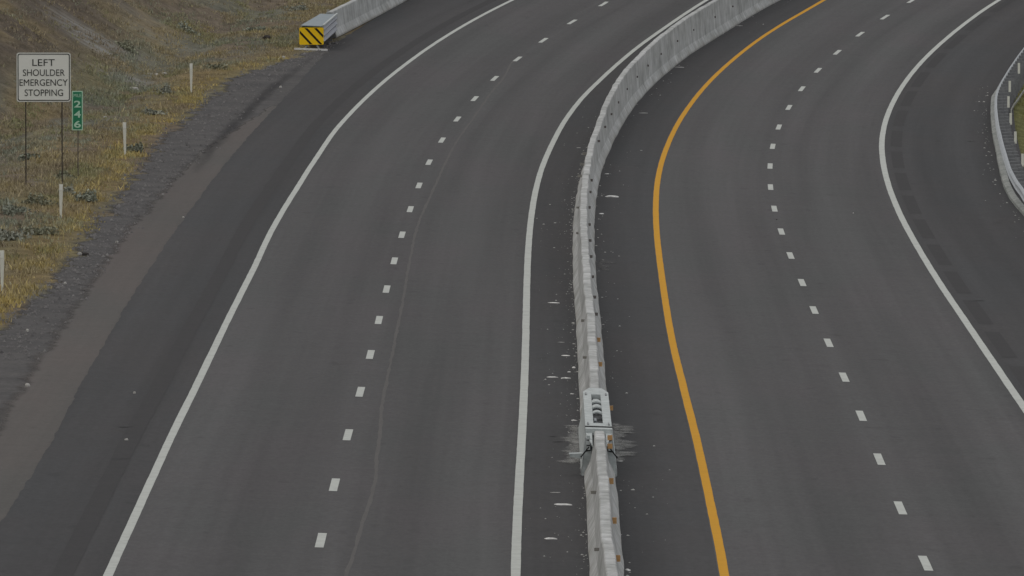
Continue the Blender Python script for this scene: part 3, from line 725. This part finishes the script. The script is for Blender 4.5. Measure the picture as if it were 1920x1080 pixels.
def rrect(x0, x1, yt, yb, Y, r, dy=0.):
    P0, P1 = at(x0, yb, Y), at(x1, yt, Y); out = []
    for cx, cz, a in ((P1[0]-r, P1[2]-r, 0), (P0[0]+r, P1[2]-r, 90), (P0[0]+r, P0[2]+r, 180), (P1[0]-r, P0[2]+r, 270)):
        for k in range(6): t = math.radians(a+18*k); out.append((cx+r*math.cos(t), Y-dy, cz+r*math.sin(t)))
    return out
def plate(name, pts, mat, par, th=.006):
    return MB().poly(pts[::-1], thick=(0, th, 0)).build(name, mat, par)
def ring(name, o1, o2, mat, par):
    n = len(o1); b = MB(); b.v = list(o1)+list(o2); b.f = [(i, (i+1) % n, n+(i+1) % n, n+i) for i in range(n)]
    return b.build(name, mat, par)
YSg = hit(116, 348)[1]; sb = hit(82, 350)
sg = root('shoulder_sign', (sb[0], YSg, sb[2]))
tag(sg, 'large white rectangular sign reading LEFT SHOULDER EMERGENCY STOPPING on two thin posts in the grass', 'road sign')
pl = plate('sign_panel', rrect(30.8, 133, 98.2, 191.5, YSg, .075), M['signedge'], sg)
plate('sign_face', rrect(31.6, 132.2, 99.0, 190.7, YSg, .07, .003), M['signwhite'], sg, .002)
ring('border', rrect(33.2, 130.8, 100.6, 189.0, YSg, .06, .008), rrect(34.9, 129.1, 102.3, 187.3, YSg, .045, .008), M['signblack'], sg)
for txt, x0, x1, y0, y1 in (('LEFT',60.7,102.6,111,123.4),('SHOULDER',43,121.5,130,142.3),('EMERGENCY',36.7,127,148.6,160.8),('STOPPING',46.3,118.2,167.6,180)):
    lettering('legend', txt, x0, x1, y0, y1, YSg, M['signblack'], sg)
for px, pb in ((48, 352), (116, 350)):
    P = at(px, 150, YSg); zb = Tf(P[0], YSg); b = MB()
    b.box((P[0]-.016, YSg+.04, (zb-.3+P[2])/2), (.006, .05, P[2]-zb+.3)); b.box((P[0]+.016, YSg+.04, (zb-.3+P[2])/2), (.006, .05, P[2]-zb+.3)); b.box((P[0], YSg+.062, (zb-.3+P[2])/2), (.038, .006, P[2]-zb+.3))
    b.build('post', M['post_steel'], sg)
YM = hit(147, 334)[1]; mb = hit(147, 334)
mm = root('mile_marker', (mb[0], YM, mb[2]))
tag(mm, 'narrow green milepost sign with white numerals 246 on a thin post beside the white sign', 'mile marker')
plate('sign_panel', rrect(135, 155.2, 170.4, 244.2, YM, .03), M['mint'], mm)
plate('sign_face', rrect(136.9, 153.3, 172.3, 242.3, YM, .02, .004), M['green'], mm, .003)
lettering('legend', 'MILE', 138.2, 152, 176, 182, YM, M['mint'], mm)
for d, y0, y1 in (('2', 188.8, 201.5), ('4', 207.5, 220.5), ('6', 226.3, 239.5)): lettering('legend', d, 138.9, 151.7, y0, y1, YM, M['mint'], mm, bold=.022)
P = at(146, 200, YM); zb = Tf(P[0], YM); MB().box((P[0], YM+.03, (zb-.3+P[2]+.5)/2), (.032, .03, P[2]+.5-zb+.3)).build('post', M['post_steel'], mm)

# ------------------------------------------------------------------ delineator posts on the verge
def make_delin():
    o = empty('delineator_post', (0, 0, 0)); b = MB()
    b.hexa([(-.025,-.012,-.1),(.025,-.012,-.1),(.025,.012,-.1),(-.025,.012,-.1),(-.035,-.012,.25),(.035,-.012,.25),(.035,.012,.25),(-.035,.012,.25)])
    b.hexa([(-.035,-.012,.25),(.035,-.012,.25),(.035,.012,.25),(-.035,.012,.25),(-.052,-.010,.78),(.052,-.010,.78),(.052,.010,.78),(-.052,.010,.78)])
    b.hexa([(-.052,-.010,.78),(.052,-.010,.78),(.052,.010,.78),(-.052,.010,.78),(-.055,-.010,1.10),(.055,-.010,1.10),(.055,.010,1.10),(-.055,.010,1.10)])
    b.build('post_body', M['post_white'], o)
    b = MB().box((0, -.014, .98), (.085, .006, .16)); b.build('reflector', M['signwhite'], o)
    b = MB().box((0, 0, -.01), (.12, .10, .06)); b.build('ground_socket', M['galv_dark'], o)
    return o
dl = make_delin()
dlab = ['white delineator post at the left edge of the picture beside ochre grass', 'white delineator post standing in grey-green grass below the white sign', 'white delineator post with a small dark bush at its foot, right of the green milepost', 'farthest white delineator post, on the verge below the striped crash cushion']
for i, (px, py, hh, tilt) in enumerate(((4,546,1.04,.0),(114,409,.98,.01),(234.5,292,1.08,-.015),(358.5,174,1.06,.0))):
    P = hit(px, py, Tf)
    if i == 0: o = dl
    else:
        o = dl.copy(); COL.objects.link(o)
        for ch in dl.children: c = ch.copy(); COL.objects.link(c); c.parent = o
    o.location = (P[0], P[1], P[2]-.01); o.rotation_euler = (0, tilt, .0); o.scale = (1, 1, hh/1.10)
    tag(o, dlab[i], 'delineator', 'white delineator posts along the verge')

# ------------------------------------------------------------------ stones and scraps
def chunk(name, P, sx, sy, sz, mat, label=None, cat=None, group=None, seed=0, rot=0.):
    r = np.random.default_rng(seed); n = 11; b = MB()
    ring_ = [(math.cos(2*math.pi*i/n)*(.55+.6*r.random()), math.sin(2*math.pi*i/n)*(.3+.8*r.random())) for i in range(n)]
    cr, sr = math.cos(rot), math.sin(rot)
    def tr(x, y, z): x, y = x*sx/2, y*sy/2; return (P[0]+x*cr-y*sr, P[1]+x*sr+y*cr, P[2]+z)
    for x, y in ring_: b.v.append(tr(x, y, -.01))
    for x, y in ring_: b.v.append(tr(x*.9, y*.9, sz*(.35+.4*r.random())))
    for x, y in ring_: b.v.append(tr(x*.45, y*.45, sz*(.75+.35*r.random())))
    b.v.append(tr(0, 0, sz))
    for i in range(n):
        j = (i+1) % n; b.f += [(i, j, n+j, n+i), (n+i, n+j, 2*n+j, 2*n+i), (2*n+i, 2*n+j, 3*n)]
    o = b.build(name, M[mat]); 
    if label: tag(o, label, cat, group)
    return o
FR = 'concrete fragments scattered beside the median barrier'
frs = [(1038,569,.27,.5,.03,'thin pale shard lying alone between the white line and the barrier, halfway up the picture'),
 (1035,709,.23,.35,.05,'bright long chip, left one of the pair just left above the gate'),
 (1061,711,.22,.40,.06,'bright long chip, right one of the pair just left above the gate'),
 (1076,691,.10,.7,.06,'chunky white fragment touching the barrier foot above the gate'),
 (1067,699,.08,.3,.04,'small white fragment beside the chunky one above the gate'),
 (1060,668,.22,.6,.03,'dull grey slanting shard above the pair of bright chips'),
 (1052,643,.14,.3,.02,'faint grey sliver on the left shoulder above the slanting shard'),
 (1072,740,.10,.25,.03,'small white chip left of the top of the gate'),
 (1076,790,.13,.3,.04,'white chip touching the left side of the gate'),
 (1042,925,.19,.3,.02,'thin grey sliver below the gate on the left shoulder'),
 (1053,948,.33,.5,.05,'long pointed white fragment below the gate on the left shoulder'),
 (1031,1012,.27,.5,.05,'rough white crumbled fragment nearest the bottom of the picture, left of the barrier'),
 (1162,866,.14,.3,.03,'white chip on the ground right of the foot of the gate'),
 (1177,1071,.10,.5,.05,'white crumb in the lower right corner by the foot of the near barrier'),
 (1146,370,.42,1.0,.09,'largest pale fragment, lying right of the barrier in the upper half'),
 (1127,402,.16,.5,.05,'pale chip touching the right foot of the barrier below the largest fragment'),
 (1138,327,.13,.4,.03,'faint chip right of the barrier above the largest fragment'),
 (1206,213,.28,.5,.04,'faint pale sliver on the right shoulder where the barrier bends'),
 (1272,127,.36,.6,.04,'pale sliver at the foot of the tall curving barrier'),
 (1202,283,.08,.3,.03,'tiny pale chip in the middle of the right shoulder'),
 (1385,49,.28,.6,.04,'pale sliver by the barrier foot near the top edge of the picture'),
 (1085,278,.13,.6,.03,'faint pale smear of chips left of the barrier bend')]
for i, (px, py, sx, sy, sz, lab) in enumerate(frs):
    P = hit(px, py); P[2] += .014; chunk('concrete_fragment', P, sx*1.15, sy*.5, sz*.5, 'shard' if ('bright' in lab or 'white' in lab or 'largest' in lab) else 'chip', lab, 'fragment', FR, seed=100+i, rot=.15*math.sin(i*3.1))
STN = 'pale stones on the left verge and shoulder'
sts = [(51,622,.10,'white stone on the dark gravel at the lower left end of the ochre grass'),(51,725,.12,'white stone at the edge between gravel and brown strip'),(122,533,.09,'small white stone on the gravel beside the ochre grass'),(219,456,.10,'white stone where the gravel meets the brown strip, halfway up'),(252,739,.08,'lone white pebble on the dark left shoulder'),(237,827,.08,'lowest white pebble on the dark left shoulder'),(344,409,.07,'white pebble at the left edge of the dark shoulder'),(526,165,.12,'pale stone at the shoulder edge below the crash cushion'),(531,110,.16,'pale stone in the grass left of the crash cushion pad'),(230,338,.12,'pale stone in the grass below the third delineator post'),(150,478,.12,'pale stone beside dark scrap at the gravel edge'),(1600,401,.05,'tiny pale pebble in the outer lane on the right')]
for i, (px, py, s, lab) in enumerate(sts):
    P = hit(px, py, Tf if px < 600 and cGRL(hit(px, py)[1]) > hit(px, py)[0] else gz); P[2] += .012; chunk('stone', P, s, s*2.2, s*.55, 'stone', lab, 'stone', STN, seed=200+i)
for i, (px, py, s, lab) in enumerate([(250,168,.42,'wide flat pale rock at the foot of the cut slope left of the far delineator'),(282,140,.28,'pale rock lying on the toe of the slope, left one of a row'),(293,141,.30,'pale rock lying on the toe of the slope, middle one of a row'),(308,139,.28,'pale rock lying on the toe of the slope, right one of a row'),(180,213,.16,'pale rock in the ditch right of the green milepost, left one'),(197,220,.18,'pale rock in the ditch right of the green milepost, right one')]):
    P = hit(px, py, Tf); chunk('rock', P, s, s*2, s*.22, 'stone', lab, 'rock', 'pale rocks at the foot of the slope', seed=300+i)
P = hit(157, 479, Tf); chunk('rubber_scrap', P, .28, .6, .09, 'darkdeb', 'dark scrap of rubber lying at the gravel edge beside the grass', 'scrap', seed=5)
P = hit(500, 72, Tf); chunk('rubber_scrap', P, .5, 1.0, .12, 'darkdeb', 'dark scrap lying in dry grass left of the striped nose', 'scrap', seed=6)
P = hit(1456, 413); P[2] += .02; chunk('rubber_scrap', P, .06, .25, .02, 'darkdeb', 'tiny dark scrap beside the dashes of the right carriageway', 'scrap', seed=7)
# crumbs too many to count
def scatter(name, pos, smin, smax, mat, seed, zfun, hf=.25):
    r = np.random.default_rng(seed); n = len(pos); V = []; F = []
    for i, (x, y) in enumerate(pos):
        s = smin+(smax-smin)*r.random()**3; z = zfun(x, y); a = r.random()*6.28; m = len(V)
        s *= (1+1.2*r.random()); sy = s*(.5+.5*r.random())
        for k in range(5): t = a+k*1.2566; V.append((x+s*.5*math.cos(t)*(0.6+.6*r.random()), y+sy*.5*math.sin(t)*(.6+.6*r.random()), z))
        V.append((x, y, z+s*hf))
        F += [(m+k, m+(k+1) % 5, m+5) for k in range(5)]
    return np_mesh(name, np.array(V), np.array(F), mat)
pos = []
for _ in range(620):
    Y = 172+rng.random()*260; p, t, n = frame(cBR, Y); side = -1 if rng.random() < .68 else 1
    d = rng.exponential(.30)+.02
    if side < 0 and d > 1.25 or side > 0 and d > 1.4: continue
    q = p + n*(-.61-d if side < 0 else d); pos.append((q[0], q[1]))
for _ in range(380):
    Y = 172+rng.random()*250; p, t, n = frame(cBR, Y); q = p+n*(-.61-abs(rng.normal(0, .05))-.01); pos.append((q[0], q[1]))
tag(scatter('debris', pos, .012, .050, M['chip'], 1, lambda x, y: float(gz(x, y))+.015), 'pale crumbs of concrete strewn along the foot of the median barriers', 'debris', kind='stuff')
pos = []
for _ in range(5200):
    Y = 225+rng.random()*170; a, b_ = float(cGRL(Y)), float(cBRL(Y) if Y < 372 else cSHL(Y)); 
    if b_-a < .2: continue
    pos.append((a+(b_-a)*rng.random()+.15*rng.normal(), Y))
tag(scatter('loose_gravel', pos, .015, .075, M['pebble'], 2, lambda x, y: float(gz(x, y))+.002, .55), 'loose grey gravel stones along the verge', 'gravel', kind='stuff')
pos = [(float(cCURB(Y))-.2-rng.exponential(.12), Y) for Y in 280+rng.random(90)*95]
tag(scatter('kerb_debris', pos, .02, .07, M['chip'], 3, lambda x, y: float(gz(x, y))+.015), 'pale grit along the foot of the right kerb', 'debris', kind='stuff')

# ------------------------------------------------------------------ vegetation
def blades(N, X, Yv, Hh_, spread, cols, nb, bw, seed, lean=.45):
    r = np.random.default_rng(seed); Z = terrain(X, Yv)
    n = N*nb; bx = np.repeat(X, nb)+r.normal(0, 1, n)*np.repeat(spread, nb)*.5; by = np.repeat(Yv, nb)+r.normal(0, 1, n)*np.repeat(spread, nb)*.5
    bz = np.repeat(Z, nb)-.02; h = np.repeat(Hh_, nb)*(.5+.6*r.random(n)); a = r.random(n)*6.283; w = bw*(.6+.8*r.random(n))
    le = lean*h*r.random(n); la = r.random(n)*6.283
    dx, dy = np.cos(a)*w/2, np.sin(a)*w/2
    mx, my = bx+np.cos(la)*le*.35, by+np.sin(la)*le*.35; tx, ty = bx+np.cos(la)*le, by+np.sin(la)*le
    V = np.stack([np.stack([bx-dx, by-dy, bz], 1), np.stack([bx+dx, by+dy, bz], 1), np.stack([mx+dx*.7, my+dy*.7, bz+h*.6], 1), np.stack([mx-dx*.7, my-dy*.7, bz+h*.6], 1), np.stack([tx, ty, bz+h], 1)], 1).reshape(-1, 3)
    k = np.arange(n)*5; F = np.concatenate([np.stack([k, k+1, k+2], 1), np.stack([k, k+2, k+3], 1), np.stack([k+3, k+2, k+4], 1)])
    c = np.repeat(np.repeat(cols, nb, 0)*(.75+.5*r.random((n, 1))), 5, 0)
    return V, F, c
def grass_cols(x, Y, r):
    n1 = fbm(x*.8, Y*.16, 131); n2 = fbm(x*.9, Y*.22, 155); n3 = fbm(x*.7, Y*.15, 177)
    pal = np.array([[.31, .265, .165], [.42, .335, .13], [.235, .24, .125], [.235, .255, .20], [.215, .18, .135]])
    edge = cGRL(np.clip(Y, 230, 400))-x; hill = sstep(0, 3, toe(Y)-x)
    w = np.stack([sstep(.35, .6, n1)+.15, np.exp(-(edge/1.2)**2)*1.9*sstep(.25, .5, n3)+sstep(.60, .72, n1)*.5, sstep(.5, .65, n2), sstep(.5, .62, n3)*1.5, .35+hill*.9], 1)
    w = w**1.5; w /= w.sum(1, keepdims=True); cs = np.cumsum(w, 1); u = r.random(len(x))[:, None]
    k = (u > cs).sum(1).clip(0, 4); c = pal[k]*.4+(w@pal)*.6
    return c*(.98+.45*r.random((len(x), 1)))
def field(N, seed, ymin, ymax, xl, xr, dens):
    r = np.random.default_rng(seed); X = xl+(xr-xl)*r.random(N); Yv = ymin+(ymax-ymin)*r.random(N)
    ok = r.random(N) < dens(X, Yv); return X[ok], Yv[ok], r
def dens_left(X, Y):
    e = cGRL(np.clip(Y, 230, 400))-X; yv = Y
    rag = .5*(fbm(Y*.5, X*.5, 201)-.5)*2
    hill = toe(Y)-X
    d = sstep(-.15, .7, e+rag)*(.10+.90*sstep(.40, .60, fbm(X*.9, Y*.3, 203)))
    vis = X > -0.0555*Y-1.5
    return d*vis*np.where(hill > 1.5, .30, 1.)*np.where(Y > 388, (X < cLB(Y)-.75), 1.)
X, Yv, r = field(150000, 7, 225, 432, -24.5, -4, dens_left)
far_ = np.clip((Yv-240)/180, 0, 1)
hh = (.07+.17*r.random(len(X))**2)*(1-.25*far_); sp = .16+.16*r.random(len(X))
V, F, c = blades(len(X), X, Yv, hh, sp, grass_cols(X, Yv, r), 7, .034, 8, .9)
tag(np_mesh('dry_grass', V, F, M['plant'], c), 'dry ochre and olive grass and weeds covering the left verge and slope', 'grass', kind='stuff')
def dens_r(X, Y): return sstep(0, 1, X-(cCURB(np.clip(Y, 260, 430))+.82))*.8
X, Yv, r = field(14000, 9, 285, 420, 18.5, 27, dens_r)
gcol = np.array([[.26, .26, .09], [.21, .22, .10], [.30, .26, .12]])[r.integers(0, 3, len(X))]
V, F, c = blades(len(X), X, Yv, .10+.16*r.random(len(X)), .16+.2*r.random(len(X)), gcol, 6, .035, 10)
tag(np_mesh('bank_grass', V, F, M['plant'], c), 'greenish grass on the bank behind the guardrail', 'grass', kind='stuff')

SH = 'low grey-green bushes on the left verge'
shr = [(163,378,.75,.42,'grey-green bush right of the second delineator post'),(128,366,.5,.34,'small bush just right of the top of the second delineator post'),(70,384,1.2,.38,'wide low bush left of the second delineator post'),(25,400,.9,.34,'low bush left of the wide one near the left edge'),(18,450,1.1,.40,'dark bush at the left edge above the nearest delineator'),(75,440,1.0,.30,'pale bush in front of the second delineator post'),(255,285,.60,.36,'dark bush at the foot of the third delineator post'),(310,176,.7,.38,'dark bush left of the far delineator post, higher one'),(120,335,.8,.26,'pale low bush by the right post of the white sign'),(50,300,.8,.26,'low bush between the two sign posts'),(285,215,.8,.24,'low bush in the middle of the upper verge'),(405,130,.9,.28,'low bush on the verge beyond the far delineator'),(480,60,.9,.30,'low bush left of the crash cushion on the upper verge'),(560,20,1.0,.35,'low bush on the slope behind the crash cushion'),(240,95,1.0,.40,'grey bush on the eroded slope above the ditch'),(350,60,1.1,.40,'low bush high on the slope near the top edge')]
for i, (px, py, w, h, lab) in enumerate(shr):
    P = hit(px, py, Tf); o = root('low_bush', (P[0], P[1], P[2])); tag(o, lab, 'bush', SH)
    r = np.random.default_rng(400+i); n = 330
    # leaf clumps through a ragged dome
    u = r.normal(0, 1, (n, 3)); u /= np.linalg.norm(u, axis=1)[:, None]; rad = r.random(n)**.45
    lob = 1+.35*np.sin(u[:, 0]*5+i)+.2*np.sin(u[:, 1]*7+i*2)
    C = np.stack([u[:, 0]*w/2*rad*lob, u[:, 1]*w/2*rad*lob, np.abs(u[:, 2])*h*.65*rad*lob*.95+.03], 1)+np.array([P[0], P[1], 0])
    C[:, 2] += terrain(C[:, 0], C[:, 1])
    a = r.normal(0, 1, (n, 3)); a /= np.linalg.norm(a, axis=1)[:, None]; b2 = np.cross(a, r.normal(0, 1, (n, 3))); b2 /= np.linalg.norm(b2, axis=1)[:, None]
    s = (.03+.04*r.random(n))[:, None]
    V = np.stack([C-a*s, C-b2*s*.6, C+a*s, C+b2*s*.6], 1).reshape(-1, 3)-P; F = np.arange(n*4).reshape(-1, 4)
    bc = np.array([[.27, .29, .235], [.29, .30, .25], [.25, .255, .185]])[i % 3]
    col = np.repeat(bc*(.6+.8*r.random((n, 1))), 4, 0)
    lf = np_mesh('foliage', V, F, M['plant'], col); lf.parent = o
    b = MB()
    for k in range(7):
        an = r.random()*6.28; q = (P[0]+math.cos(an)*w*.3, P[1]+math.sin(an)*w*.3, P[2]+h*.7); b.tube((P[0], P[1], P[2]-.05), q, .012, .004, 5)
    b.build('stem', M['bark'], o)
for o in bpy.data.objects:
    if '_o' in o: del o['_o']
